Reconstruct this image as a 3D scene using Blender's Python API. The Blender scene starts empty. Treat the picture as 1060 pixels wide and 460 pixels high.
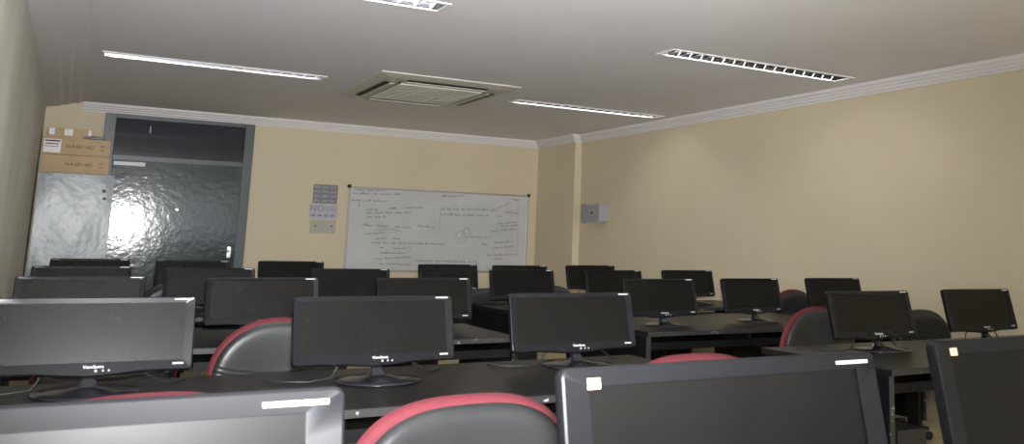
import bpy, bmesh, math, random
from mathutils import Vector, Matrix
random.seed(7)
S = bpy.context.scene
C = S.collection
PI = math.pi

# ------------------------------------------------------------------ materials
def mat(name, col, rough=.5, metal=0, spec=.5, noise=0, nscale=8, bump=0, bscale=40, coat=0, emit=None, estr=0, trans=0):
    m = bpy.data.materials.new(name); m.use_nodes = True
    nt = m.node_tree; b = nt.nodes['Principled BSDF']
    b.inputs['Base Color'].default_value = (*col, 1)
    b.inputs['Roughness'].default_value = rough
    b.inputs['Metallic'].default_value = metal
    b.inputs['Specular IOR Level'].default_value = spec
    b.inputs['Coat Weight'].default_value = coat
    b.inputs['Transmission Weight'].default_value = trans
    tc = nt.nodes.new('ShaderNodeTexCoord')
    if noise:
        n = nt.nodes.new('ShaderNodeTexNoise'); n.inputs['Scale'].default_value = nscale; n.inputs['Detail'].default_value = 5
        nt.links.new(tc.outputs['Object'], n.inputs['Vector'])
        r = nt.nodes.new('ShaderNodeValToRGB')
        r.color_ramp.elements[0].position = .3; r.color_ramp.elements[1].position = .7
        r.color_ramp.elements[0].color = (*[c*(1-noise) for c in col], 1)
        r.color_ramp.elements[1].color = (*[min(1, c*(1+noise)) for c in col], 1)
        nt.links.new(n.outputs['Fac'], r.inputs['Fac']); nt.links.new(r.outputs['Color'], b.inputs['Base Color'])
    if bump:
        n2 = nt.nodes.new('ShaderNodeTexNoise'); n2.inputs['Scale'].default_value = bscale; n2.inputs['Detail'].default_value = 4
        nt.links.new(tc.outputs['Object'], n2.inputs['Vector'])
        bp = nt.nodes.new('ShaderNodeBump'); bp.inputs['Strength'].default_value = bump; bp.inputs['Distance'].default_value = .02
        nt.links.new(n2.outputs['Fac'], bp.inputs['Height']); nt.links.new(bp.outputs['Normal'], b.inputs['Normal'])
    if emit:
        b.inputs['Emission Color'].default_value = (*emit, 1); b.inputs['Emission Strength'].default_value = estr
    return m

M = {}
M['wall'] = mat('cream wall paint', (.67, .578, .405), .55, noise=.03, nscale=1.2, bump=.05, bscale=25)
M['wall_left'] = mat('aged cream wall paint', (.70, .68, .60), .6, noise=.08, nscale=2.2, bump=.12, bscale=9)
M['ceil'] = mat('off white ceiling plaster', (.80, .785, .83), .8, noise=.02, nscale=1.5)
M['cornice'] = mat('white plaster cornice', (.80, .76, .77), .6)
M['floor'] = mat('cream floor tile', (.72, .62, .36), .35, noise=.05, nscale=3)
M['desk'] = mat('black desk laminate', (.010, .0095, .009), .36, spec=.2, noise=.25, nscale=14, bump=.02)
M['desk_side'] = mat('black desk side board', (.004, .004, .005), .5, spec=.18, noise=.2, nscale=10)
M['gloss'] = mat('glossy black plastic', (.012, .012, .016), .16, noise=.1, nscale=20)
M['bezel'] = mat('gloss black monitor plastic', (.009, .009, .011), .24, spec=.22, noise=.06, nscale=30)
M['bezel_grey'] = mat('satin blue grey monitor plastic', (.0075, .0075, .009), .42, spec=.14, noise=.06, nscale=30)
M['screen_matte'] = mat('very matte display panel', (.006, .0055, .005), .38, spec=.09, noise=.12, nscale=6)
M['screen'] = mat('matte display glass', (.006, .0055, .005), .27, spec=.2, noise=.12, nscale=6)
M['dark'] = mat('dark plastic', (.015, .015, .016), .5, noise=.1)
M['white'] = mat('white label paper', (.85, .85, .85), .4, noise=.02)
M['orange'] = mat('orange and white label', (.85, .55, .38), .4, noise=.1, nscale=80)
M['red'] = mat('red chair fabric', (.105, .010, .017), .8, noise=.1, nscale=60, bump=.2, bscale=300)
M['shell'] = mat('black leatherette', (.019, .020, .021), .42, noise=.15, nscale=9, bump=.03, bscale=50)
M['chrome'] = mat('chrome', (.7, .7, .7), .15, metal=1)
M['steel'] = mat('grey painted steel', (.19, .215, .23), .24, spec=.28, noise=.10, nscale=4, bump=.08, bscale=12)
M['door'] = mat('grey green gloss door paint', (.045, .060, .065), .12, spec=.3, noise=.15, nscale=3, bump=.07, bscale=15)
M['frame'] = mat('dark grey door frame paint', (.075, .09, .097), .35, noise=.1, nscale=4)
M['tglass'] = mat('dark transom glass', (.035, .033, .045), .06, noise=.05)
M['card'] = mat('brown cardboard', (.60, .43, .26), .75, noise=.08, nscale=6)
M['ink'] = mat('dark printed ink', (.04, .03, .025), .6, noise=.05)
M['marker'] = mat('faded marker ink', (.20, .20, .22), .6, noise=.3, nscale=30)
M['smudge'] = mat('smudged whiteboard ink', (.40, .395, .40), .6, noise=.1, nscale=30)
M['board'] = mat('whiteboard enamel', (.58, .58, .59), .32, noise=.06, nscale=2.5)
M['alu'] = mat('aluminium', (.42, .43, .42), .38, metal=.8)
M['reflector'] = mat('polished reflector', (.85, .85, .86), .15, metal=1)
M['cheek'] = mat('dulled reflector cheeks', (.10, .10, .11), .3, metal=1)
M['rim'] = mat('white light frame paint', (.75, .74, .72), .4)
M['tube'] = mat('glowing fluorescent tube', (1, 1, 1), .5, emit=(.97, .975, 1), estr=30)
M['ac'] = mat('yellowed white plastic', (.56, .54, .475), .4, noise=.03)
M['acflap'] = mat('pale plastic flap', (.62, .61, .54), .4)
M['acdark'] = mat('dark vent slot', (.02, .018, .012), .8)
M['paper_grey'] = mat('grey notice paper', (.24, .23, .26), .6, noise=.08, nscale=20)
M['paper_lilac'] = mat('pale lilac notice paper', (.50, .47, .53), .6, noise=.05, nscale=20)
M['paper_cream'] = mat('faded cream notice paper', (.47, .435, .36), .6, noise=.05, nscale=20)
M['paper_mark'] = mat('pale print', (.40, .39, .44), .6, noise=.1)
M['lilac_mark'] = mat('mauve print', (.26, .24, .33), .6, noise=.1)
M['box_grey'] = mat('grey metal box paint', (.34, .335, .34), .45, noise=.04)
M['silver'] = mat('silver plastic', (.5, .52, .55), .3, noise=.03)
M['tape'] = mat('clear grey wrap', (.28, .3, .34), .25, noise=.3, nscale=30)
M['glass'] = mat('window glass', (.97, .98, 1), .02, trans=1)
_n = M['glass'].node_tree; _t = _n.nodes.new('ShaderNodeBsdfTransparent'); _x = _n.nodes.new('ShaderNodeMixShader'); _x.inputs[0].default_value = .08
_n.links.new(_t.outputs[0], _x.inputs[1]); _n.links.new(_n.nodes['Principled BSDF'].outputs[0], _x.inputs[2]); _n.links.new(_x.outputs[0], _n.nodes['Material Output'].inputs[0])

# leatherette back shell with pressed seams low down (a real relief of the shell)
def shell_mat():
    m = M['shell'].copy(); m.name = 'black leatherette with pressed seams'
    nt = m.node_tree; b = nt.nodes['Principled BSDF']
    tc = nt.nodes.new('ShaderNodeTexCoord'); sp = nt.nodes.new('ShaderNodeSeparateXYZ')
    nt.links.new(tc.outputs['Object'], sp.inputs[0])
    def mth(op, a, b_=None, c=None):
        n = nt.nodes.new('ShaderNodeMath'); n.operation = op
        for i, v in enumerate((a, b_, c)):
            if v is None: continue
            if isinstance(v, (int, float)): n.inputs[i].default_value = v
            else: nt.links.new(v, n.inputs[i])
        return n.outputs[0]
    x2 = mth('MULTIPLY', sp.outputs[0], sp.outputs[0])
    zz = mth('ADD', sp.outputs[2], mth('MULTIPLY', x2, -.6))
    s = mth('POWER', mth('ABSOLUTE', mth('SINE', mth('MULTIPLY', zz, PI/.022))), .35)
    mask = mth('MULTIPLY', mth('LESS_THAN', zz, .70), mth('GREATER_THAN', zz, .63))
    h = mth('MULTIPLY', mth('SUBTRACT', s, 1), mask)
    bp = nt.nodes.new('ShaderNodeBump'); bp.inputs['Strength'].default_value = 1; bp.inputs['Distance'].default_value = .004
    nt.links.new(h, bp.inputs['Height'])
    old = b.inputs['Normal'].links[0].from_node
    nt.links.new(bp.outputs['Normal'], old.inputs['Normal'])
    return m
M['shell_seam'] = shell_mat()

# chipped edge: black strip with pale chips of bare board
def chip_mat():
    m = mat('black edge strip with pale chips', (.02, .02, .022), .5)
    nt = m.node_tree; b = nt.nodes['Principled BSDF']
    tc = nt.nodes.new('ShaderNodeTexCoord'); n = nt.nodes.new('ShaderNodeTexNoise')
    n.inputs['Scale'].default_value = 38; n.inputs['Detail'].default_value = 3
    nt.links.new(tc.outputs['Object'], n.inputs['Vector'])
    r = nt.nodes.new('ShaderNodeValToRGB'); r.color_ramp.elements[0].position = .63; r.color_ramp.elements[1].position = .70
    r.color_ramp.elements[0].color = (.02, .02, .022, 1); r.color_ramp.elements[1].color = (.42, .42, .42, 1)
    nt.links.new(n.outputs['Fac'], r.inputs['Fac']); nt.links.new(r.outputs['Color'], b.inputs['Base Color'])
    return m
M['chips'] = chip_mat()

# floor tiles
def tile_mat():
    m = mat('cream floor tiles', (.72, .62, .36), .3)
    nt = m.node_tree; b = nt.nodes['Principled BSDF']
    tc = nt.nodes.new('ShaderNodeTexCoord'); br = nt.nodes.new('ShaderNodeTexBrick')
    br.offset = 0; br.inputs['Scale'].default_value = 1; br.inputs['Brick Width'].default_value = .6; br.inputs['Row Height'].default_value = .6
    br.inputs['Mortar Size'].default_value = .003
    br.inputs['Color1'].default_value = (.80, .69, .41, 1); br.inputs['Color2'].default_value = (.76, .65, .385, 1); br.inputs['Mortar'].default_value = (.3, .25, .16, 1)
    nt.links.new(tc.outputs['Object'], br.inputs['Vector']); nt.links.new(br.outputs['Color'], b.inputs['Base Color'])
    return m
M['floor'] = tile_mat()

# ------------------------------------------------------------------ helpers
def finish(name, bm, m, parent=None, smooth=False, bevel=0, seg=2):
    bmesh.ops.recalc_face_normals(bm, faces=bm.faces)
    me = bpy.data.meshes.new(name); bm.to_mesh(me); bm.free()
    me.materials.append(m)
    if smooth:
        for p in me.polygons: p.use_smooth = True
    o = bpy.data.objects.new(name, me); C.objects.link(o)
    if parent: o.parent = parent
    if bevel:
        b = o.modifiers.new('bevel', 'BEVEL'); b.width = bevel; b.segments = seg; b.limit_method = 'ANGLE'; b.angle_limit = math.radians(40)
    return o

def bx(bm, x0, x1, y0, y1, z0, z1, M4=None):
    vs = [bm.verts.new((x, y, z)) for x in (x0, x1) for y in (y0, y1) for z in (z0, z1)]
    if M4 is not None:
        for v in vs: v.co = M4 @ v.co
    a = vs
    for f in ((0,1,3,2),(4,6,7,5),(0,4,5,1),(2,3,7,6),(0,2,6,4),(1,5,7,3)):
        bm.faces.new([a[i] for i in f])

def box(name, m, parent, x0, x1, y0, y1, z0, z1, bevel=0, **k):
    bm = bmesh.new(); bx(bm, x0, x1, y0, y1, z0, z1); return finish(name, bm, m, parent, bevel=bevel, **k)

def loft(bm, loops, cap0=True, cap1=True, closed=True):
    vl = [[bm.verts.new(p) for p in L] for L in loops]
    n = len(vl[0])
    for a, b in zip(vl, vl[1:]):
        for i in range(n if closed else n-1):
            j = (i+1) % n
            bm.faces.new((a[i], a[j], b[j], b[i]))
    if cap0: bm.faces.new(vl[0])
    if cap1: bm.faces.new(vl[-1])
    return vl

def tube(bm, pts, r, n=8, cap=True):
    pts = [Vector(p) for p in pts]; loops = []
    up = Vector((0, 0, 1))
    for i, p in enumerate(pts):
        d = (pts[min(i+1, len(pts)-1)] - pts[max(i-1, 0)]).normalized()
        a = d.cross(up)
        if a.length < 1e-3: a = d.cross(Vector((1, 0, 0)))
        a.normalize(); b = d.cross(a)
        rr = r[i] if isinstance(r, (list, tuple)) else r
        loops.append([p + a*math.cos(t)*rr + b*math.sin(t)*rr for t in [2*PI*k/n for k in range(n)]])
    loft(bm, loops, cap, cap)

def lathe(bm, prof, n=32, cx=0, cy=0, sx=1, sy=1):
    loops = [[(cx+r*sx*math.cos(2*PI*k/n), cy+r*sy*math.sin(2*PI*k/n), z) for k in range(n)] for r, z in prof]
    loft(bm, loops)

def tag(o, label=None, cat=None, group=None, kind=None):
    if label: o['label'] = label
    if cat: o['category'] = cat
    if group: o['group'] = group
    if kind: o['kind'] = kind
    return o

def empty(name, loc=(0, 0, 0), rz=0):
    o = bpy.data.objects.new(name, None); C.objects.link(o); o.location = loc; o.rotation_euler = (0, 0, rz)
    o.empty_display_size = .05
    return o

def copy_tree(o, parent=None):
    c = o.copy(); C.objects.link(c)
    if parent: c.parent = parent
    for ch in [q for q in bpy.data.objects if q.parent == o]: copy_tree(ch, c)
    return c

def text_bm(bm, body, size, origin, right, up, extr=.0004, align='CENTER'):
    cu = bpy.data.curves.new('t', 'FONT'); cu.body = body; cu.size = size; cu.align_x = align; cu.align_y = 'CENTER'; cu.extrude = extr
    ob = bpy.data.objects.new('t', cu); C.objects.link(ob)
    dg = bpy.context.evaluated_depsgraph_get(); dg.update()
    me = bpy.data.meshes.new_from_object(ob.evaluated_get(dg))
    R = Vector(right).normalized(); U = Vector(up).normalized(); N = R.cross(U)
    T = Matrix(((R.x, U.x, N.x, origin[0]), (R.y, U.y, N.y, origin[1]), (R.z, U.z, N.z, origin[2]), (0, 0, 0, 1)))
    me.transform(T); bm.from_mesh(me)
    bpy.data.objects.remove(ob); bpy.data.curves.remove(cu); bpy.data.meshes.remove(me)

# ------------------------------------------------------------------ the room
XL, XR, XP, YB, YJ, YR, ZC = -.33, 5.92, 5.82, 11.97, 10.83, -2.5, 2.736

floor = box('floor', M['floor'], None, XL-.4, XR+.2, YR-.2, YB+.2, -.1, 0); tag(floor, kind='structure')

LAMPS = [(.12, 1.88, 8.37, 8.55), (3.86, 5.66, 8.47, 8.65), (.10, 1.88, 5.22, 5.42), (3.74, 5.57, 5.45, 5.65)]
# ceiling with openings cut for the recessed lights
bm = bmesh.new()
xs = sorted({XL-.3, XR+.15} | {v for L in LAMPS for v in L[:2]}); ys = sorted({YR-.15, YB+.15} | {v for L in LAMPS for v in L[2:]})
gv = {}
def V(i, j):
    if (i, j) not in gv: gv[i, j] = bm.verts.new((xs[i], ys[j], ZC))
    return gv[i, j]
for i in range(len(xs)-1):
    for j in range(len(ys)-1):
        cx, cy = (xs[i]+xs[i+1])/2, (ys[j]+ys[j+1])/2
        if any(a < cx < b and c < cy < d for a, b, c, d in LAMPS): continue
        bm.faces.new((V(i, j), V(i+1, j), V(i+1, j+1), V(i, j+1)))
ceiling = finish('ceiling', bm, M['ceil']); tag(ceiling, kind='structure')

# walls
tag(box('wall_back', M['wall'], None, XL-.3, XP+.3, YB, YB+.15, 0, ZC+.1), kind='structure')
bm = bmesh.new()
for q in ((XR, XR+.15, YR-.15, YJ, 0, ZC+.1), (XP, XR+.15, YJ, YB+.15, 0, ZC+.1)):
    bx(bm, *q)
tag(finish('wall_right', bm, M['wall']), kind='structure')
# left wall, gently bowed outwards near the ceiling end of the room
bm = bmesh.new(); ny, nz = 63, 24; g = []
LY = [YR, -2.2] + [-2.2+2.8*k/10 for k in range(1, 11)] + [.6+(YB-.6)*k/52 for k in range(1, 53)]; LZ = [0, .3, .6, .95] + [.95+1.45*k/10 for k in range(1, 11)] + [2.4+(ZC+.05-2.4)*k/11 for k in range(1, 12)]
for i in range(ny+1):
    y = LY[i]
    row = []
    for j in range(nz+1):
        z = LZ[j]
        b = max(0, (9.5-max(y, .6))/9.5)
        row.append((XL - .10*b*b*min(1, max(0, (z-1.0)/1.7)), y, z))
    g.append(row)
vv = [[bm.verts.new(p) for p in r] for r in g]
for i in range(ny):
    for j in range(nz):
        if -2.2 < (LY[i]+LY[i+1])/2 < .6 and .95 < (LZ[j]+LZ[j+1])/2 < 2.4: continue  # gap for the unseen side opening added to let in daylight
        bm.faces.new((vv[i][j], vv[i+1][j], vv[i+1][j+1], vv[i][j+1]))
wl = finish('wall_left', bm, M['wall_left'], smooth=True); tag(wl, kind='structure')
sd = wl.modifiers.new('solid', 'SOLIDIFY'); sd.thickness = .15; sd.offset = -1
me = wl.data
if me.polygons[0].normal.x < 0: me.flip_normals()
# rear wall (behind the viewpoint) with two unseen windows added to brighten the room
bm = bmesh.new()
for a in ((XL-.4, .3, 0, ZC+.1), (2.7, 3.1, 0, ZC+.1), (5.5, XR+.2, 0, ZC+.1), (.3, 2.7, 0, .95), (.3, 2.7, 2.4, ZC+.1), (3.1, 5.5, 0, .95), (3.1, 5.5, 2.4, ZC+.1)):
    bx(bm, a[0], a[1], YR-.15, YR, a[2], a[3])
tag(finish('wall_rear', bm, M['wall']), kind='structure')
for n, (cx, cy, h, rz) in enumerate(((1.5, YR-.08, 1.2, 0), (4.3, YR-.08, 1.2, 0), (XL-.16, -.8, 1.4, -PI/2)), 1):  # all three are out of view, added as sources of fill daylight
    w = empty('window_%d' % n, (cx, cy, .95), rz); tag(w, kind='structure')
    bm = bmesh.new(); H_ = 1.45
    for q in ((-h, -h+.05, 0, H_), (h-.05, h, 0, H_), (-h+.05, h-.05, 0, .05), (-h+.05, h-.05, H_-.05, H_), (-.025, .025, .05, H_-.05)):
        bx(bm, q[0], q[1], -.03, .03, q[2], q[3])
    finish('window_frame', bm, M['rim'], w)
    box('pane', M['glass'], w, -h+.05, h-.05, -.004, .004, .05, H_-.05)
    pl = bpy.data.lights.new('daylight_portal', 'AREA'); pl.shape = 'RECTANGLE'; pl.size = 2*h; pl.size_y = H_
    po = bpy.data.objects.new('daylight_portal', pl); C.objects.link(po); pl.cycles.is_portal = True
    out = Vector((math.sin(rz), -math.cos(rz), 0)); po.location = Vector((cx, cy, .95+H_/2)) + out*.1
    po.rotation_euler = (PI/2, 0, rz+PI)

# crown moulding swept along the back wall, the corner pier and the right wall
def sweep(name, path, prof, m):
    bm = bmesh.new(); loops = []
    n = len(path)
    for i in range(n):
        p = Vector(path[i])
        d0 = (Vector(path[i]) - Vector(path[i-1])).normalized() if i > 0 else None
        d1 = (Vector(path[i+1]) - p).normalized() if i < n-1 else None
        def nr(d): return Vector((d.y, -d.x))      # to the right of travel
        if d0 is None: o = nr(d1)
        elif d1 is None: o = nr(d0)
        else:
            o = nr(d0) + nr(d1); o = o / (1 + nr(d0).dot(nr(d1)))
        loops.append([(p.x+o.x*a, p.y+o.y*a, ZC-b) for a, b in prof])
    loft(bm, loops); return finish(name, bm, m)
prof = [(-.02, -.02), (-.02, .098), (.018, .098), (.022, .082), (.040, .074), (.046, .056), (.064, .050), (.070, .034), (.088, .028), (.094, .012), (.10, .012), (.10, -.02)]
tag(sweep('trim_1', [(.02, YB), (XP, YB), (XP, YJ), (XR, YJ), (XR, YR)], prof, M['cornice']), kind='structure')
# the wider, dull boxed soffit along the left wall
prof2 = [(-.12, -.02), (-.12, .085), (.02, .085), (.16, .060), (.18, .045), (.24, .040), (.26, .022), (.33, .016), (.35, 0), (.35, -.02)]
tag(sweep('trim_2', [(XL-.02, YR), (XL-.02, YB)], prof2, M['ceil']), kind='structure')

# ------------------------------------------------------------------ ceiling lights
def lamp(a, b, c, d):
    cx, cy = (a+b)/2, (c+d)/2; L, W = b-a, d-c
    r = empty('ceiling_light', (cx, cy, ZC))
    h = .10
    bm = bmesh.new(); e = .018
    for q in ((-L/2-e, L/2+e, -W/2-e, -W/2+.004), (-L/2-e, L/2+e, W/2-.004, W/2+e), (-L/2-e, -L/2+.004, -W/2+.004, W/2-.004), (L/2-.004, L/2+e, -W/2+.004, W/2-.004)):
        bx(bm, q[0], q[1], q[2], q[3], -.008, 0)
    finish('frame', bm, M['rim'], r)
    # reflector trough: two curved cheeks, top and ends
    bm = bmesh.new(); pr = []
    for k in range(9):
        t = k/8*PI; pr.append((-math.cos(t)*(W/2-.002), math.sin(t)**.7*h + .001))
    for s in range(len(pr)-1):
        v = [bm.verts.new((x, pr[s+i][0], pr[s+i][1])) for i in (0, 1) for x in (-L/2+.002, L/2-.002)]
        bm.faces.new((v[0], v[1], v[3], v[2]))
    for x in (-L/2+.002, L/2-.002):
        bm.faces.new([bm.verts.new((x, y, z)) for y, z in pr])
    finish('reflector', bm, M['cheek'], r)
    bm = bmesh.new(); tube(bm, [(-L/2+.05, 0, .052), (L/2-.05, 0, .052)], .014, 10)
    finish('tube', bm, M['tube'], r, smooth=True)
    bm = bmesh.new(); n = 17
    for k in range(n):
        x = -L/2 + L*(k+.5)/n
        vs = [bm.verts.new(p) for p in ((x, -W/2+.004, 0), (x, W/2-.004, 0), (x-.016, W/2-.012, .030), (x-.016, -W/2+.012, .030), (x+.016, W/2-.012, .030), (x+.016, -W/2+.012, .030))]
        bm.faces.new((vs[0], vs[1], vs[2], vs[3])); bm.faces.new((vs[0], vs[1], vs[4], vs[5])); bm.faces.new((vs[3], vs[2], vs[4], vs[5]))
    finish('louvre', bm, M['reflector'], r)
    return r
lamp_labels = ['long recessed ceiling light left of the air conditioner, over the grey door',
  'short-looking bright ceiling light right of the air conditioner near the far corner',
  'ceiling light cut by the top edge of the photo, above the air conditioner',
  'silver louvred ceiling light at upper right, near the right wall cornice']
for i, L in enumerate(LAMPS):
    r = lamp(*L)
    tag(r, lamp_labels[i], 'ceiling light', 'recessed louvred ceiling lights')

# ------------------------------------------------------------------ air conditioner
ac = empty('air_conditioner', (2.88, 8.54, ZC)); tag(ac, 'square cream cassette air conditioner set in the ceiling', 'air conditioner')
hx, hy = .665, .82
bm = bmesh.new()
loft(bm, [[(-hx, -hy, 0), (hx, -hy, 0), (hx, hy, 0), (-hx, hy, 0)], [(-hx, -hy, -.012), (hx, -hy, -.012), (hx, hy, -.012), (-hx, hy, -.012)],
          [(-hx+.10, -hy+.12, -.034), (hx-.10, -hy+.12, -.034), (hx-.10, hy-.12, -.034), (-hx+.10, hy-.12, -.034)]])
finish('panel', bm, M['ac'], ac)
gx, gy = .40, .50
bm = bmesh.new()
for k in range(12):
    y = -gy + 2*gy*k/12
    bx(bm, -gx, gx, y+.008, y+2*gy/12-.012, -.052, -.040)
bx(bm, -gx, gx, -gy, gy, -.043, -.038)
finish('grille', bm, M['ac'], ac)
for k in range(4):
    bm = bmesh.new(); bm2 = bmesh.new()
    if k < 2:
        s = -1 if k == 0 else 1; y = s*(gy+.16)
        bx(bm, -gx+.02, gx-.02, y-.04, y+.04, -.043, -.038)
        bx(bm2, -gx+.02, gx-.02, y-s*.045-.025, y-s*.045+.025, -.052, -.046)
    else:
        s = -1 if k == 2 else 1; x = s*(gx+.12)
        bx(bm, x-.025, x+.025, -gy+.02, gy-.02, -.043, -.038)
        bx(bm2, x-s*.045-.02, x-s*.045+.02, -gy+.02, gy-.02, -.050, -.046)
    finish('air_slot', bm, M['acdark'], ac); finish('flap', bm2, M['acflap'], ac)
bm = bmesh.new(); lathe(bm, [(.02, -.041), (.018, -.046)], 12, -gx-.02, -gy-.04); finish('indicator', bm, M['acdark'], ac)

# ------------------------------------------------------------------ door with transom
d = empty('door_1', (.26, YB, 0)); tag(d, kind='structure')
W = 1.62; H = 2.635; J = .11
bm = bmesh.new()
for q in ((0, J, 0, H), (W-J, W, 0, H), (J, W-J, H-.05, H), (J, W-J, 2.10, 2.16)):
    bx(bm, q[0], q[1], -.07, .01, q[2], q[3])
finish('door_frame', bm, M['frame'], d, bevel=.004)
tp = box('transom_pane', M['tglass'], d, J, W-J, -.035, -.025, 2.16, H-.05); 
bm = bmesh.new(); n = 24; lw = W-2*J-.01
vv = []
for side in (0, 1):
    vv.append([[bm.verts.new((lw*i/n, -.04*(1-side) , 2.095*j/30)) for j in range(31)] for i in range(n+1)])
for s in (0, 1):
    for i in range(n):
        for j in range(30): bm.faces.new((vv[s][i][j], vv[s][i+1][j], vv[s][i+1][j+1], vv[s][i][j+1]))
for i in range(n):
    for j in (0, 30): bm.faces.new((vv[0][i][j], vv[0][i+1][j], vv[1][i+1][j], vv[1][i][j]))
for j in range(30):
    for i in (0, n): bm.faces.new((vv[0][i][j], vv[0][i][j+1], vv[1][i][j+1], vv[1][i][j]))
leaf = finish('door_leaf', bm, M['door'], d); leaf.location = (J+.005, -.02, .005); leaf.rotation_euler = (0, 0, math.radians(-2.6))
bm = bmesh.new(); bx(bm, lw-.085, lw-.045, -.052, -.04, 1.0, 1.13); tube(bm, [(lw-.065, -.05, 1.08), (lw-.065, -.09, 1.08), (lw-.16, -.09, 1.08)], .009)
finish('door_handle', bm, M['chrome'], leaf)
bm = bmesh.new(); bx(bm, .02, .34, -.085, -.04, 2.035, 2.075); bx(bm, .05, .07, -.088, -.085, 2.045, 2.065); 
finish('door_closer', bm, M['silver'], leaf)
bm = bmesh.new(); lathe(bm, [(.014, 0), (.012, .008)], 12)
for v in bm.verts: v.co = Vector((v.co.x+.72, -.04-v.co.z, v.co.y+1.55))
finish('peephole', bm, M['chrome'], leaf)
bm = bmesh.new(); tube(bm, [(.47, -.04, H-.12), (.47, -.045, H-.20)], .008); finish('transom_latch', bm, M['silver'], d)

# ------------------------------------------------------------------ steel cabinet and boxes on it
cb = empty('steel_cabinet', (.05, 11.66, 0)); tag(cb, 'tall grey steel cabinet in the left corner beside the door', 'cabinet')
x0, x1 = -.35, .35
bm = bmesh.new()
for q in ((x0, x0+.02, -.25, .27), (x1-.02, x1, -.25, .27), (x0+.02, x1-.02, .25, .27)): bx(bm, *q, 0, 1.89)
bx(bm, x0+.02, x1-.02, -.25, .25, 1.87, 1.89); bx(bm, x0+.02, x1-.02, -.25, .25, 0, .08)
finish('cabinet_body', bm, M['steel'], cb)
bm = bmesh.new(); vg = [[bm.verts.new((x0+.006+(x1-x0-.012)*i/10, -.262+.0015*math.sin(i*.9)*math.sin(j*.5), .06+1.825*j/24)) for j in range(25)] for i in range(11)]
for i in range(10):
    for j in range(24): bm.faces.new((vg[i][j], vg[i+1][j], vg[i+1][j+1], vg[i][j+1]))
dr = finish('cabinet_door', bm, M['steel'], cb); s_ = dr.modifiers.new('s', 'SOLIDIFY'); s_.thickness = .012; s_.offset = 1 if dr.data.polygons[0].normal.y > 0 else -1
box('door_lock', M['ink'], dr, x1-.10, x1-.07, -.275, -.262, 1.70, 1.73); box('key_hole', M['ink'], dr, x1-.09, x1-.06, -.275, -.262, 1.62, 1.645)

def carton(name, label, cat, x0, x1, y0, y1, z0, z1, txt=None, lab=False, rz=0):
    cx, cy = (x0+x1)/2, (y0+y1)/2; hx, hy, h = (x1-x0)/2, (y1-y0)/2, z1-z0
    r = empty(name, (cx, cy, z0), rz); tag(r, label, cat, 'cardboard boxes on the steel cabinet')
    bm = bmesh.new(); bx(bm, -hx, hx, -hy, hy, 0, h); finish('box_body', bm, M['card'], r, bevel=.004)
    if txt:
        bm = bmesh.new(); text_bm(bm, txt, .052, (.03, -hy-.0015, h*.5), (1, 0, 0), (0, 0, 1))
        text_bm(bm, 'CE', .035, (hx-.08, -hy-.0015, h*.60), (1, 0, 0), (0, 0, 1)); text_bm(bm, 'UL', .03, (hx-.08, -hy-.0015, h*.38), (1, 0, 0), (0, 0, 1))
        finish('printing', bm, M['ink'], r)
    if lab:
        lb = box('paper_label', M['white'], r, -hx+.01, -hx+.17, -hy-.002, -hy-.0005, .02, h-.02)
        bm = bmesh.new(); bx(bm, -hx+.02, -hx+.16, -hy-.003, -hy-.002, h-.045, h-.03); bx(bm, -hx+.025, -hx+.15, -hy-.003, -hy-.002, h-.075, h-.065); bx(bm, -hx+.025, -hx+.15, -hy-.003, -hy-.002, h-.10, h-.095)
        finish('label_printing', bm, M['red'], lb)
    return r
carton('cardboard_box', 'long brown cardboard box directly on top of the steel cabinet', 'box', -.30, .335, 11.42, 11.85, 1.893, 2.085, 'N.4-SE1-AD')
carton('cardboard_box', 'brown cardboard box with a white paper label, middle of the stack', 'box', -.305, .33, 11.43, 11.86, 2.088, 2.27, 'N.4-SE1-AD', True)
r = carton('cardboard_box', 'small flat brown box topmost on the cabinet stack, with white patches', 'box', -.28, .16, 11.48, 11.8, 2.273, 2.38)
for q in ((-.2, -.15), (-.06, .02), (.165, .195)): box('white_patch', M['white'], r, q[0], q[1], -.163, -.161, .03, .10)
bm = bmesh.new(); lathe(bm, [(.02, 0), (.10, .002), (.115, .012), (.08, .03), (.03, .036)], 14, 0, 0, 1, .35)
for v in bm.verts: v.co += Vector((random.uniform(-.008, .008), random.uniform(-.004, .004), random.uniform(0, .004)))
wr = finish('plastic_wrap', bm, M['tape'], None, smooth=True); wr.location = (.17, 11.455, 2.272); wr.dimensions
tag(wr, 'crumpled grey plastic wrap lying in front of the topmost box', 'plastic wrap')

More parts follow.
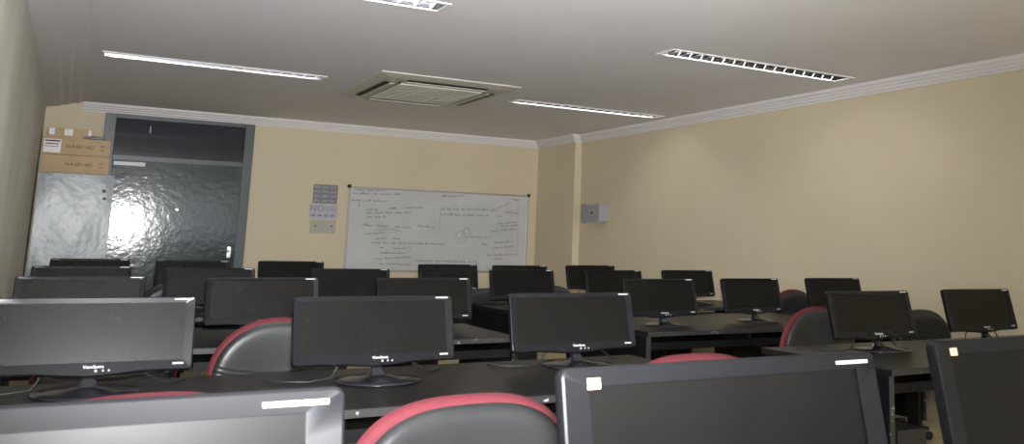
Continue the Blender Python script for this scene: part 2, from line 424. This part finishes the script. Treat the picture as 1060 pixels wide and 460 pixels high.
# ------------------------------------------------------------------ whiteboard
wb = empty('whiteboard', (4.39, YB, .84)); tag(wb, 'large whiteboard with handwriting hung on the back wall', 'whiteboard')
wx, wz = 1.29, 1.10
box('board', M['board'], wb, -wx+.02, wx-.02, -.022, -.004, .02, wz-.02)
bm = bmesh.new()
for q in ((-wx, wx, 0, .025), (-wx, wx, wz-.02, wz), (-wx, -wx+.022, .025, wz-.02), (wx-.022, wx, .025, wz-.02)): bx(bm, q[0], q[1], -.03, -.002, q[2], q[3])
finish('frame', bm, M['alu'], wb, bevel=.003)
for a in (-1, 1):
    for b in (0, 1):
        bm = bmesh.new(); bx(bm, a*wx-.025, a*wx+.025, -.034, -.002, b*wz-.022, b*wz+.022); finish('corner_cap', bm, M['gloss'], wb, bevel=.008)
WRITING=[(3.17,1.90,3.59,1.91,2),(3.15,1.85,3.79,1.87,2),(3.14,1.76,3.60,1.77,2),(3.23,1.72,3.25,1.68,1),(3.34,1.65,3.50,1.65,1),(3.63,1.67,3.74,1.68,1),(3.85,1.69,4.14,1.71,2),(3.34,1.60,3.94,1.63,2),(3.34,1.55,3.61,1.56,1),(4.36,1.87,4.68,1.89,2),(4.36,1.69,4.84,1.71,2),(4.84,1.71,5.20,1.71,2),(4.36,1.62,5.06,1.63,3),(5.20,1.74,5.42,1.84,1),(5.43,1.87,5.51,1.87,1),(5.22,1.63,5.27,1.63,1),(5.32,1.69,5.52,1.68,1),(5.20,1.52,5.52,1.56,2),(5.26,1.49,5.53,1.51,1),(5.11,1.41,5.51,1.46,2),(3.30,1.45,3.43,1.44,1),(3.49,1.44,3.65,1.44,1),(3.74,1.43,3.95,1.43,1),(4.04,1.46,4.29,1.44,1),(3.32,1.33,3.60,1.35,1),(3.48,1.27,3.63,1.28,1),(3.72,1.28,3.81,1.28,1),(3.43,1.22,3.96,1.22,2),(3.96,1.22,4.45,1.22,2),(3.55,1.16,3.60,1.16,1),(3.73,1.15,3.97,1.16,1),(3.56,1.09,3.93,1.09,2),(3.50,1.01,3.98,1.04,2),(3.56,0.95,3.98,0.94,2),(4.05,0.99,4.52,0.99,2),(4.52,0.99,4.88,0.98,1),(4.80,1.32,5.12,1.33,2),(4.99,1.23,5.07,1.22,1),(5.18,1.25,5.45,1.28,1),(5.15,1.18,5.48,1.21,2),(5.07,1.08,5.55,1.10,2),(5.19,1.03,5.31,1.03,1),(4.88,0.99,4.96,0.96,1),(5.07,0.91,5.14,0.88,1)]
def ribbon(bm, pts, w, y):
    for a, b in zip(pts, pts[1:]):
        a = Vector(a); b = Vector(b); dd = b-a
        if dd.length < 1e-5: continue
        n = Vector((-dd.y, dd.x)).normalized()*w/2
        q = [a-n, b-n, b+n, a+n]
        bm.faces.new([bm.verts.new((p.x, y, p.y)) for p in q])
bm = bmesh.new()
for x0_, z0_, x1_, z1_, nw in WRITING:
    L = math.hypot(x1_-x0_, z1_-z0_); cur = 0
    while cur < L:
        wl_ = random.uniform(.05, .14) if L > .2 else L
        pts = []; t = cur
        while t < min(cur+wl_, L):
            f = t/L; hgt = random.choice((.014, .018, .018, .034))
            pts.append((x0_+(x1_-x0_)*f-4.39+random.uniform(-.003, .003), z0_+(z1_-z0_)*f-.84-.012))
            pts.append((x0_+(x1_-x0_)*f-4.39+.005, z0_+(z1_-z0_)*f-.84-.012+hgt))
            t += .011
        if len(pts) > 1: ribbon(bm, pts, .0034, -.0232)
        cur += wl_ + random.uniform(.015, .03)
# small brace, rule lines and loops
ribbon(bm, [(-.03, .86), (-.03, .62)], .004, -.0232)
finish('writing', bm, M['marker'], wb)
bm = bmesh.new()
ribbon(bm, [(1.13, 1.03), (1.14, .30)], .006, -.0230)
ribbon(bm, [(.84, 1.04), (1.15, 1.03)], .006, -.0230)
for cx, cz, rx, rz_ in ((.28, .46, .10, .10), (.36, .50, .07, .12), (-.75, .52, .2, .03)):
    ribbon(bm, [(cx+rx*math.cos(t*.5)*(1-t*.02), cz+rz_*math.sin(t*.5)*(1-t*.02)+t*.002) for t in range(26)], .007, -.0230)
ribbon(bm, [(-.28+i*.03, .13-.0015*i) for i in range(30)], .006, -.0230)
finish('smudged_lines', bm, M['smudge'], wb)

# ------------------------------------------------------------------ notices
def notice(name, label, x0, x1, z0, z1, m):
    r = empty(name, ((x0+x1)/2, YB, z0)); tag(r, label, 'notice', 'paper notices left of the whiteboard')
    box('sheet', m, r, -(x1-x0)/2, (x1-x0)/2, -.004, -.0005, 0, z1-z0)
    return r, (x1-x0)/2, z1-z0
r, hw, hh = notice('wall_notice', 'grey paper notice with rows of pale symbols, top of three', 2.65, 2.96, 1.70, 1.945, M['paper_grey'])
bm = bmesh.new()
for i in range(3):
    for j in range(4):
        cx = -hw+.055+i*.10; cz = .035+j*.058
        for k in range(3): bx(bm, cx-.035+k*.024, cx-.035+k*.024+.017, -.0052, -.0042, cz-random.uniform(.004, .015), cz+random.uniform(.004, .017))
finish('symbols', bm, M['paper_mark'], r)
r, hw, hh = notice('wall_notice', 'pale lilac notice reading NO in big letters, middle of three', 2.62, 2.975, 1.50, 1.69, M['paper_lilac'])
bm = bmesh.new(); text_bm(bm, 'NO', .115, (-.085, -.0048, .135), (1, 0, 0), (0, 0, 1))
for j in range(3): bx(bm, .02, .15, -.0052, -.0042, .115+j*.02, .122+j*.02)
for i in range(4): bx(bm, -.15+i*.08, -.10+i*.08, -.0052, -.0042, .035, .06)
finish('lettering', bm, M['lilac_mark'], r)
r, hw, hh = notice('wall_notice', 'faded cream notice with two dark dots, lowest of three', 2.64, 2.965, 1.32, 1.49, M['paper_cream'])
bm = bmesh.new()
for i in range(6): bx(bm, -.06, .05, -.0052, -.0042, .03+i*.02, .036+i*.02)
finish('printed_lines', bm, M['paper_mark'], r)
for x in (-.09, .11): box('dot', M['ink'], r, x-.009, x+.009, -.0054, -.0042, .085, .105)

# ------------------------------------------------------------------ wall box
eb = empty('junction_box', (XR, 10.30, 1.56)); tag(eb, 'small grey metal box fixed to the right wall by the corner pier', 'metal box')
bm = bmesh.new(); bx(bm, -.13, -.001, -.24, .24, 0, .21); finish('case', bm, M['box_grey'], eb, bevel=.006)
bm = bmesh.new(); bx(bm, -.142, -.131, -.245, .245, -.008, .218); lid = finish('lid', bm, M['box_grey'], eb, bevel=.003)
bm = bmesh.new(); bx(bm, -.152, -.142, -.07, -.045, .095, .125); finish('lock', bm, M['ink'], lid)
for y in (-.2, .2):
    for z0_, z1_ in ((.212, .232), (-.02, -.002)): box('hinge', M['alu'], eb, -.15, -.11, y-.025, y+.025, z0_, z1_)

# ------------------------------------------------------------------ monitors
def rrect(w, h, r, k=5, ne=8, chin=0, inset=0):
    pts = []; w2 = w/2-inset; z0, z1 = inset, h-inset; r = max(.0005, r-inset)
    # bottom edge left to right
    for i in range(ne*2+1):
        t = i/(ne*2); x = (-w2+r)+(2*w2-2*r)*t
        u = abs(x)/(w2); dz = chin*max(0, 1-(u/.55)**2)**1.5 if u < .55 else 0
        pts.append((x, z0-dz))
    for c, a0 in (((w2-r, z0+r), -PI/2), ((w2-r, z1-r), 0), ((-w2+r, z1-r), PI/2), ((-w2+r, z0+r), PI)):
        for i in range(1, k+1) if a0 != PI else range(1, k):
            a = a0+PI/2*i/k; pts.append((c[0]+r*math.cos(a), c[1]+r*math.sin(a)))
        if a0 == 0:
            for i in range(1, ne): pts.append((w2-r-(2*w2-2*r)*i/ne, z1))
        elif a0 == -PI/2:
            for i in range(1, ne): pts.append((w2, z0+r+(h-2*inset-2*r)*i/ne))
        elif a0 == PI/2:
            for i in range(1, ne): pts.append((-w2, z1-r-(h-2*inset-2*r)*i/ne))
    return pts

TILT = math.radians(14)
def make_monitor(w, h, bez, chin_h, orange=False, cable=False, label_glint=True, tilt=TILT):
    root = empty('computer_monitor')
    ct, st = math.cos(tilt), math.sin(tilt)
    def T(x, y, v): return (x, .02 + y*ct + v*st, .065 + v*ct - y*st)
    out = lambda ins, ch=.012: rrect(w, h, .016, chin=ch, inset=ins)
    iw, ih = w-2*bez, h-bez*.62-chin_h
    def inner(r=.002):
        p = rrect(iw, ih, r); return [(x, z+chin_h) for x, z in p]
    bm = bmesh.new()
    L = [(inner(), .006), (inner(), .001), (out(.005), -.003), (out(.0015), -.001), (out(0), .004), (out(0), .020), (out(.004), .026),
         ([(x*.72, .06+(z)*.70) for x, z in out(0)], .052)]
    loft(bm, [[T(x, y, z) for x, z in P] for P, y in L], cap0=False)
    hs = finish('housing', bm, M['bezel_grey' if orange else 'bezel'], root, smooth=True)
    for p in hs.data.polygons: p.use_smooth = True
    e = hs.modifiers.new('e', 'EDGE_SPLIT'); e.split_angle = math.radians(35)
    bm = bmesh.new(); P = inner(); loft(bm, [[T(x, .0045, z) for x, z in P], [T(x, .0065, z) for x, z in P]])
    finish('screen', bm, M['screen_matte' if orange else 'screen'], root)
    # stand: neck and dished oval foot
    bm = bmesh.new()
    loft(bm, [[(x*a, c+y*b, z) for x, y in ((-1, -1), (1, -1), (1, 1), (-1, 1))] for a, b, c, z in ((.042, .03, .01, .018), (.026, .020, .02, .032), (.020, .014, .040, .055), (.026, .010, .066, .075), (.026, .010, .078, .13))])
    finish('stand_neck', bm, M['gloss'], root, bevel=.006, smooth=False)
    bm = bmesh.new(); lathe(bm, [(.165, 0), (.168, .003), (.165, .007), (.12, .012), (.06, .017), (.045, .022)], 48)
    finish('stand_base', bm, M['gloss'], root, smooth=True)
    # maker's mark, power button, top-right strip (sticker; on far rows a painted corner highlight)
    bm = bmesh.new(); text_bm(bm, 'ViewSonic', .0155 if not orange else .018, T(.012, -.0046, chin_h*.55), (1, 0, 0), (0, st, ct))
    finish('logo', bm, M['white'], root)
    for dx in (0, .022, .04):
        bm = bmesh.new(); x = .02+dx; zz = chin_h*.18; s = .003 if dx else .004
        loft(bm, [[T(x+s*math.cos(a*PI/4), y, zz+s*math.sin(a*PI/4)) for a in range(8)] for y in (-.006, -.002)])
        finish('button', bm, M['silver'], root)
    if label_glint:
        sh = .0028 if orange else .002
        bm = bmesh.new(); v0 = h-bez*(.30 if not orange else .38); x0_ = w/2-(.075 if not orange else .10)
        loft(bm, [[T(x, y, z) for x, z in ((x0_, v0-sh), (w/2-.022, v0-sh), (w/2-.022, v0+sh), (x0_, v0+sh))] for y in (-.0042, -.0025)])
        finish('sticker_glint', bm, M['white'], root)
        bm = bmesh.new(); v0 = chin_h*.62
        loft(bm, [[T(x, y, z) for x, z in ((w/2-.065, v0-.003), (w/2-.03, v0-.003), (w/2-.03, v0+.003), (w/2-.065, v0+.003))] for y in (-.0042, -.0025)])
        finish('spec_sticker', bm, M['silver'], root)
    if orange:
        bm = bmesh.new(); v0 = h-bez*.62+.004
        loft(bm, [[T(x, y, z) for x, z in ((-w/2+bez-.004, v0-.008), (-w/2+bez+.018, v0-.008), (-w/2+bez+.018, v0+.008), (-w/2+bez-.004, v0+.008))] for y in (-.0042, -.0025)])
        finish('corner_sticker', bm, M['orange'], root)
    if cable:
        bm = bmesh.new()
        tube(bm, [(-.14, .05, .08), (-.15, .06, .04), (-.17, .05, .012), (-.26, .02, .006), (-.36, .06, .006), (-.40, .12, .006)], .004, 6)
        finish('video_cable', bm, M['dark'], root, smooth=True)
        bm = bmesh.new(); tube(bm, [(-.14, .05, .055), (-.14, .05, .10)], .012, 8); finish('cable_plug', bm, M['gloss'], root, smooth=True)
        bm = bmesh.new()
        tube(bm, [(.10, .06, .09), (.17, .09, .05), (.25, .12, .006), (.32, .18, .006)], .004, 6)
        finish('power_cable', bm, M['dark'], root, smooth=True)
    return root

DESK = .74
SET = []
proto_b = make_monitor(.65, .263, .034, .036, cable=True)
proto_f = make_monitor(.60, .263, .028, .034, label_glint=True)
proto_a = make_monitor(.66, .312, .048, .05, orange=True, tilt=math.radians(12))
used = set()
def put(proto, x, ytop, label, group, zs=1, sx=1, rz=0, z=DESK):
    if proto.name in used: o = copy_tree(proto)
    else: o = proto; used.add(proto.name)
    o.location = (x, ytop-.085, z+.001); o.scale = (sx, 1, zs); o.rotation_euler = (0, 0, rz)
    tag(o, label, 'monitor', group)
    return o
gA, gB, gC, gD, gE = ['black computer monitors on the %s row of desks' % s for s in ('nearest', 'second', 'third', 'fourth', 'farthest')]
put(proto_a, -.005, 1.21, 'large close monitor cut by the lower left edge of the photo', gA, rz=math.radians(-1))
put(proto_a, .985, 1.245, 'large close monitor at bottom centre with a yellow corner sticker', gA)
put(proto_a, 1.92, 1.335, 'large close monitor cut by the lower right edge of the photo', gA)
put(proto_b, .12, 3.80, 'dark monitor on the second row touching the left edge of the photo', gB, rz=math.radians(-1.5))
put(proto_b, 1.107, 3.72, 'dark monitor on the second row in front of the red-rimmed chair at left centre', gB, rz=math.radians(1))
put(proto_b, 2.066, 3.83, 'dark monitor on the second row, third from the left edge, right of centre', gB)
put(proto_b, 3.97, 3.78, 'dark monitor on the white-chipped right desk, beside the big red-rimmed chair', gB)
put(proto_b, 5.05, 3.88, 'dark monitor farthest right in the photo, before the bare cream wall', gB)
for (x, y), s in zip(((.104, 5.66), (.986, 5.49), (1.933, 5.51), (3.605, 5.40), (4.50, 5.49), (5.46, 5.59)),
    ('monitor of the third row nearest the left wall, its screen catching pale light', 'monitor of the third row seen above the red-rimmed chair at left',
     'monitor of the third row in front of the left half of the whiteboard', 'monitor of the third row at the left end of the right desk',
     'monitor of the third row with its oval foot clear on the right desk', 'monitor of the third row half hidden behind the red-rimmed chair at right')):
    put(proto_f, x, y, s, gC, zs=.98, sx=.92 if x == 4.50 else 1)
for (x, y), s in zip(((.13, 7.35), (.92, 7.17), (1.92, 7.16), (3.38, 7.18), (4.31, 7.21), (5.23, 7.34)),
    ('monitor of the fourth row nearest the left wall, before the steel cabinet', 'monitor of the fourth row before the right part of the grey door',
     'monitor of the fourth row below the left edge of the whiteboard', 'monitor of the fourth row below the right edge of the whiteboard',
     'monitor of the fourth row below and right of the wall box', 'monitor of the fourth row alone against the cream right wall')):
    put(proto_f, x, y, s, gD, zs=.965)
for (x, y), s in zip(((.216, 9.2), (1.0, 8.95), (1.87, 9.1), (3.21, 8.5), (3.93, 8.4), (4.87, 8.63)),
    ('farthest monitor at left, its thin top showing before the steel cabinet', 'farthest monitor whose top shows before the grey door',
     'farthest monitor between the door and the whiteboard, below the notices', 'farthest monitor overlapping the bottom edge of the whiteboard',
     'farthest monitor almost hidden at the lower right corner of the whiteboard', 'farthest monitor right of the corner, below the wall box')):
    put(proto_f, x, y, s, gE, zs=.965)

# ------------------------------------------------------------------ desks
def desk(x0, x1, y0, y1, nseat, label, rz=0):
    r = empty('computer_desk', (x0, y0, 0), rz); tag(r, label, 'desk', 'long black computer desks')
    L, D = x1-x0, y1-y0
    box('desk_top', M['desk'], r, 0, L, 0, D, DESK-.03, DESK, bevel=.003)
    bm = bmesh.new(); bx(bm, 0, L, -.003, 0, DESK-.028, DESK-.002); finish('edge_strip', bm, M['chips'], r)
    n = nseat
    for k in range(n+1):
        x = (L-.03)*k/n
        if k in (0, n): pn = box('side_panel', M['desk_side'], r, x, x+.03, .02, D-.05, 0, DESK-.03)
        else:
            box('tray_bracket', M['desk_side'], r, x, x+.03, .05, D-.30, .63, DESK-.03)
            box('support_post', M['desk_side'], r, x, x+.03, D-.40, D-.32, 0, DESK-.03)
        if k in (0, n): box('edge_strip', M['chips'], pn, x-.001, x+.031, .016, .020, 0, DESK-.032)
        if k < n:
            w = (L-.03)/n
            t = box('keyboard_tray', M['desk'], r, x+.035, x+w-.005, .06, D-.35, .635, .65, bevel=.002)
            box('tray_front', M['desk_side'], t, x+.035, x+w-.005, .04, .06, .622, .668)
    return r
desk(-.30, 2.35, .72, 1.56, 3, 'black desk nearest the viewpoint, under the close monitors')
desk(-.30, 2.50, 3.08, 4.0, 3, 'long black desk of the second row, left of the aisle')
desk(3.38, 5.80, 3.08, 4.02, 3, 'black desk of the second row at right, with white-chipped corner edge')
desk(-.30, 2.33, 4.95, 5.85, 3, 'black desk of the third row, left of the aisle')
desk(3.23, 5.82, 4.95, 6.1, 3, 'black desk of the third row, right of the aisle')
desk(-.30, 2.33, 6.72, 7.55, 3, 'black desk of the fourth row, left of the aisle')
desk(3.09, 5.76, 6.72, 7.6, 3, 'black desk of the fourth row, right of the aisle')
desk(-.30, 2.30, 8.5, 9.4, 3, 'black desk of the farthest row, left, before the grey door')
desk(2.95, 5.7, 8.0, 8.9, 3, 'black desk of the farthest row, right, before the corner')

# computer towers standing under the desks
def tower(x, y, label, group='computer towers under the desks'):
    r = empty('computer_tower', (x, y, 0)); tag(r, label, 'computer', group)
    box('case', M['dark'], r, -.10, .10, .012, .42, .002, .44, bevel=.004)
    box('front_panel', M['dark'], r, -.10, .10, 0, .012, .002, .44, bevel=.004)
    for z in (.36, .40): box('drive_cover', M['dark'], r, -.085, .085, -.004, 0, z, z+.03)
    bm = bmesh.new(); bx(bm, -.03, .03, -.004, 0, .10, .16); finish('vent', bm, M['silver'], r)
    return r
tower(3.60, 3.16, 'black computer tower under the white-chipped right desk')
tower(4.95, 5.10, 'black computer tower under the third row desk, right of the aisle')
tower(.75, 5.05, 'black computer tower under the third row desk, beside the left chairs')
tower(3.27, 6.80, 'black computer tower under the fourth row desk, right of the aisle')

# ------------------------------------------------------------------ chairs
def pad(bm, w, z0, z1, n, thick, yoff, curve, scale=1, edge=6, top=2.3, lean=.10):
    """closed upholstered pad with superellipse outline standing in xz, bowed in y"""
    cz = z0+(z1-z0)*.42; A = 72; rings = 12
    def outline(a):
        c, s = math.cos(a), math.sin(a)
        e = top if s > 0 else 3.4
        hx_ = w/2*scale; hz = ((z1-cz) if s > 0 else (cz-z0))
        hz = hz - (1-scale)*w/2
        return (abs(c)**(2/e)*hx_*(1 if c > 0 else -1), abs(s)**(2/e)*hz*(1 if s > 0 else -1))
    front, back = [], []
    for i in range(rings+1):
        rr = (i/rings)
        f, b = [], []
        for k in range(A):
            x, z = outline(2*PI*k/A); x *= rr; z *= rr
            t = thick/2*(1-rr**edge)**.5
            y = yoff - curve*x*x + lean*(z+cz-z0)
            f.append((x, y-t, z+cz)); b.append((x, y+t, z+cz))
        front.append(f); back.append(b)
    for side in (front, back):
        c = side[0][0]; cv = bm.verts.new((0, c[1], cz))
        vl = [[bm.verts.new(p) for p in L] for L in side[1:]]
        for k in range(A): bm.faces.new((cv, vl[0][k], vl[0][(k+1) % A]))
        for a, b in zip(vl, vl[1:]):
            for k in range(A): bm.faces.new((a[k], a[(k+1) % A], b[(k+1) % A], b[k]))
    bmesh.ops.remove_doubles(bm, verts=bm.verts, dist=1e-5)

def make_chair(top=2.3, rim='red'):
    r = empty('office_chair')
    # red cushion on the sitter's side (+y), black leatherette shell behind (-y)
    bm = bmesh.new(); pad(bm, .575, .47, .925, 0, .055, .015, .45, 1, 4, top, -.10)
    for v in bm.verts: pass
    finish('back_cushion', bm, M[rim], r, smooth=True)
    bm = bmesh.new(); pad(bm, .575, .47, .925, 0, .045, -.022, .45, .935, 7, top, -.10)
    finish('back_shell', bm, M['shell_seam'], r, smooth=True)
    bm = bmesh.new()
    loops = []
    for z, s in ((.42, .9), (.435, 1), (.475, 1), (.49, .93), (.495, .8)):
        loops.append([(abs(math.cos(a))**.55*math.copysign(1, math.cos(a))*.26*s, .28+abs(math.sin(a))**.55*math.copysign(1, math.sin(a))*.25*s, z) for a in [2*PI*k/48 for k in range(48)]])
    loft(bm, loops); finish('seat', bm, M['red'], r, smooth=True)
    bm = bmesh.new(); bx(bm, -.2, .2, .08, .48, .40, .42); finish('seat_pan', bm, M['dark'], r, bevel=.01)
    bm = bmesh.new(); tube(bm, [(0, .25, .40), (0, .10, .395), (0, -.0, .42), (0, -.012, .60)], .018, 8); finish('back_bracket', bm, M['dark'], r, smooth=True)
    bm = bmesh.new(); tube(bm, [(0, .28, .09), (0, .28, .25), (0, .28, .26), (0, .28, .40)], [.03, .03, .02, .02], 12); finish('gas_column', bm, M['dark'], r, smooth=True)
    for k in range(5):
        a = 2*PI*k/5+.3; dx, dy = math.cos(a), math.sin(a)
        bm = bmesh.new(); tube(bm, [(dx*.02, .28+dy*.02, .10), (dx*.28, .28+dy*.28, .075)], [.022, .014], 8)
        l = finish('leg', bm, M['dark'], r, smooth=True)
        bm = bmesh.new(); px, py = dx*.28, .28+dy*.28
        tube(bm, [(px-dy*.022, py+dx*.022, .0285), (px+dy*.022, py-dx*.022, .0285)], .0275, 12); finish('caster', bm, M['dark'], l, smooth=True)
    return r
ch_round = make_chair(2.15)
ch_flat = make_chair(2.9)
ch_dark = make_chair(2.5, 'shell')
uc = set()
def chair(proto, x, y, rz, label, group, sx=1, sz=1):
    if proto.name in uc: o = copy_tree(proto)
    else: o = proto; uc.add(proto.name)
    o.location = (x, y, .001); o.rotation_euler = (0, 0, math.radians(rz)); o.scale = (sx, 1, sz); tag(o, label, 'chair', group)
    return o
G1 = 'red-rimmed office chairs'
chair(ch_flat, .19, 2.48, 5, 'red-rimmed chair behind the lower left monitor, only its curved top showing', G1, sx=1.06)
chair(ch_flat, .865, 2.18, 5, 'red-rimmed chair at bottom centre, its worn grey back facing the viewer', G1, sx=1.07)
chair(ch_flat, 1.90, 2.66, 0, 'red-rimmed chair whose red top shows above the yellow-stickered monitor', G1, sx=1.12)
chair(ch_flat, 4.72, 2.40, 0, 'red-seated chair mostly hidden behind the lower right monitor', G1)
chair(ch_round, .885, 4.45, 0, 'red-rimmed rounded chair left of centre with seams low on its back', G1, sx=1.05)
chair(ch_flat, .22, 4.78, 0, 'chair mostly hidden between two monitors, left of the rounded chair', G1)
chair(ch_round, 4.13, 4.42, 0, 'large red-rimmed rounded chair beside the white-chipped right desk', G1, sx=1.08)
chair(ch_dark, 5.10, 4.42, 0, 'dark chair between the two rightmost monitors of the second row', G1, sz=.965)
chair(ch_round, 5.58, 6.25, 0, 'small distant red-rimmed chair peeking out above the large red-rimmed one', G1)
chair(ch_dark, .78, 7.68, 0, 'distant dark chair before the grey door, between left monitors', G1)
chair(ch_dark, 3.24, 7.67, 0, 'distant dark chair just below the right part of the whiteboard', G1, sz=.94)
chair(ch_dark, 3.87, 7.67, 0, 'distant dark chair below the room corner, right of a fourth row monitor', G1, sz=.965)

# ------------------------------------------------------------------ light
w = bpy.data.worlds.new('World'); S.world = w; w.use_nodes = True
bg = w.node_tree.nodes['Background']
bg.inputs['Color'].default_value = (.89, .95, 1, 1); bg.inputs['Strength'].default_value = 3.1
fl = bpy.data.lights.new('camera_flash', 'POINT'); fl.energy = 70; fl.shadow_soft_size = .035; fl.color = (.97, .985, 1)
fo = bpy.data.objects.new('camera_flash', fl); C.objects.link(fo); fo.location = (0, .03, 1.42)

bl = bpy.data.lights.new('bounce_flash', 'SPOT'); bl.energy = 120; bl.shadow_soft_size = .04; bl.spot_size = math.radians(80); bl.spot_blend = .8; bl.color = (.97, .985, 1)
bo = bpy.data.objects.new('bounce_flash', bl); C.objects.link(bo); bo.location = (0, -.05, 1.5); bo.rotation_euler = (math.radians(126), 0, math.radians(-6))

# added fill: a second flash beam beside the lens, lifting the dim far end
zl = bpy.data.lights.new('far_fill_flash', 'SPOT'); zl.energy = 1050; zl.shadow_soft_size = .05; zl.spot_size = math.radians(74); zl.spot_blend = 1; zl.color = (.97, .985, 1)
zo = bpy.data.objects.new('far_fill_flash', zl); C.objects.link(zo); zo.location = (.02, .04, 1.45)
zo.rotation_euler = Vector((math.sin(math.radians(20)), math.cos(math.radians(20)), math.tan(math.radians(7.5)))).to_track_quat('-Z', 'Y').to_euler()

# ------------------------------------------------------------------ camera
cam = bpy.data.cameras.new('Camera'); co = bpy.data.objects.new('Camera', cam); C.objects.link(co); S.camera = co
Rm = Matrix(((0.8525219, -0.1036754, -0.5123063), (-0.5221152, -0.1229019, -0.8439732), (0.0245358, 0.9869886, -0.1589071)))
co.matrix_world = Matrix.Translation((0, 0, 1.3)) @ Rm.to_4x4()
F = 933.97; cam.sensor_width = 36; cam.lens = F/1060*36
cam.shift_x = (530-645.79)/1060; cam.shift_y = (100.99-230)/1060
cam.clip_start = .05
cam.dof.use_dof = True; cam.dof.focus_distance = 5.5; cam.dof.aperture_fstop = 9
S.view_settings.view_transform = 'Standard'; S.view_settings.look = 'None'; S.view_settings.exposure = .75; S.view_settings.gamma = 1
S.view_settings.use_curve_mapping = False
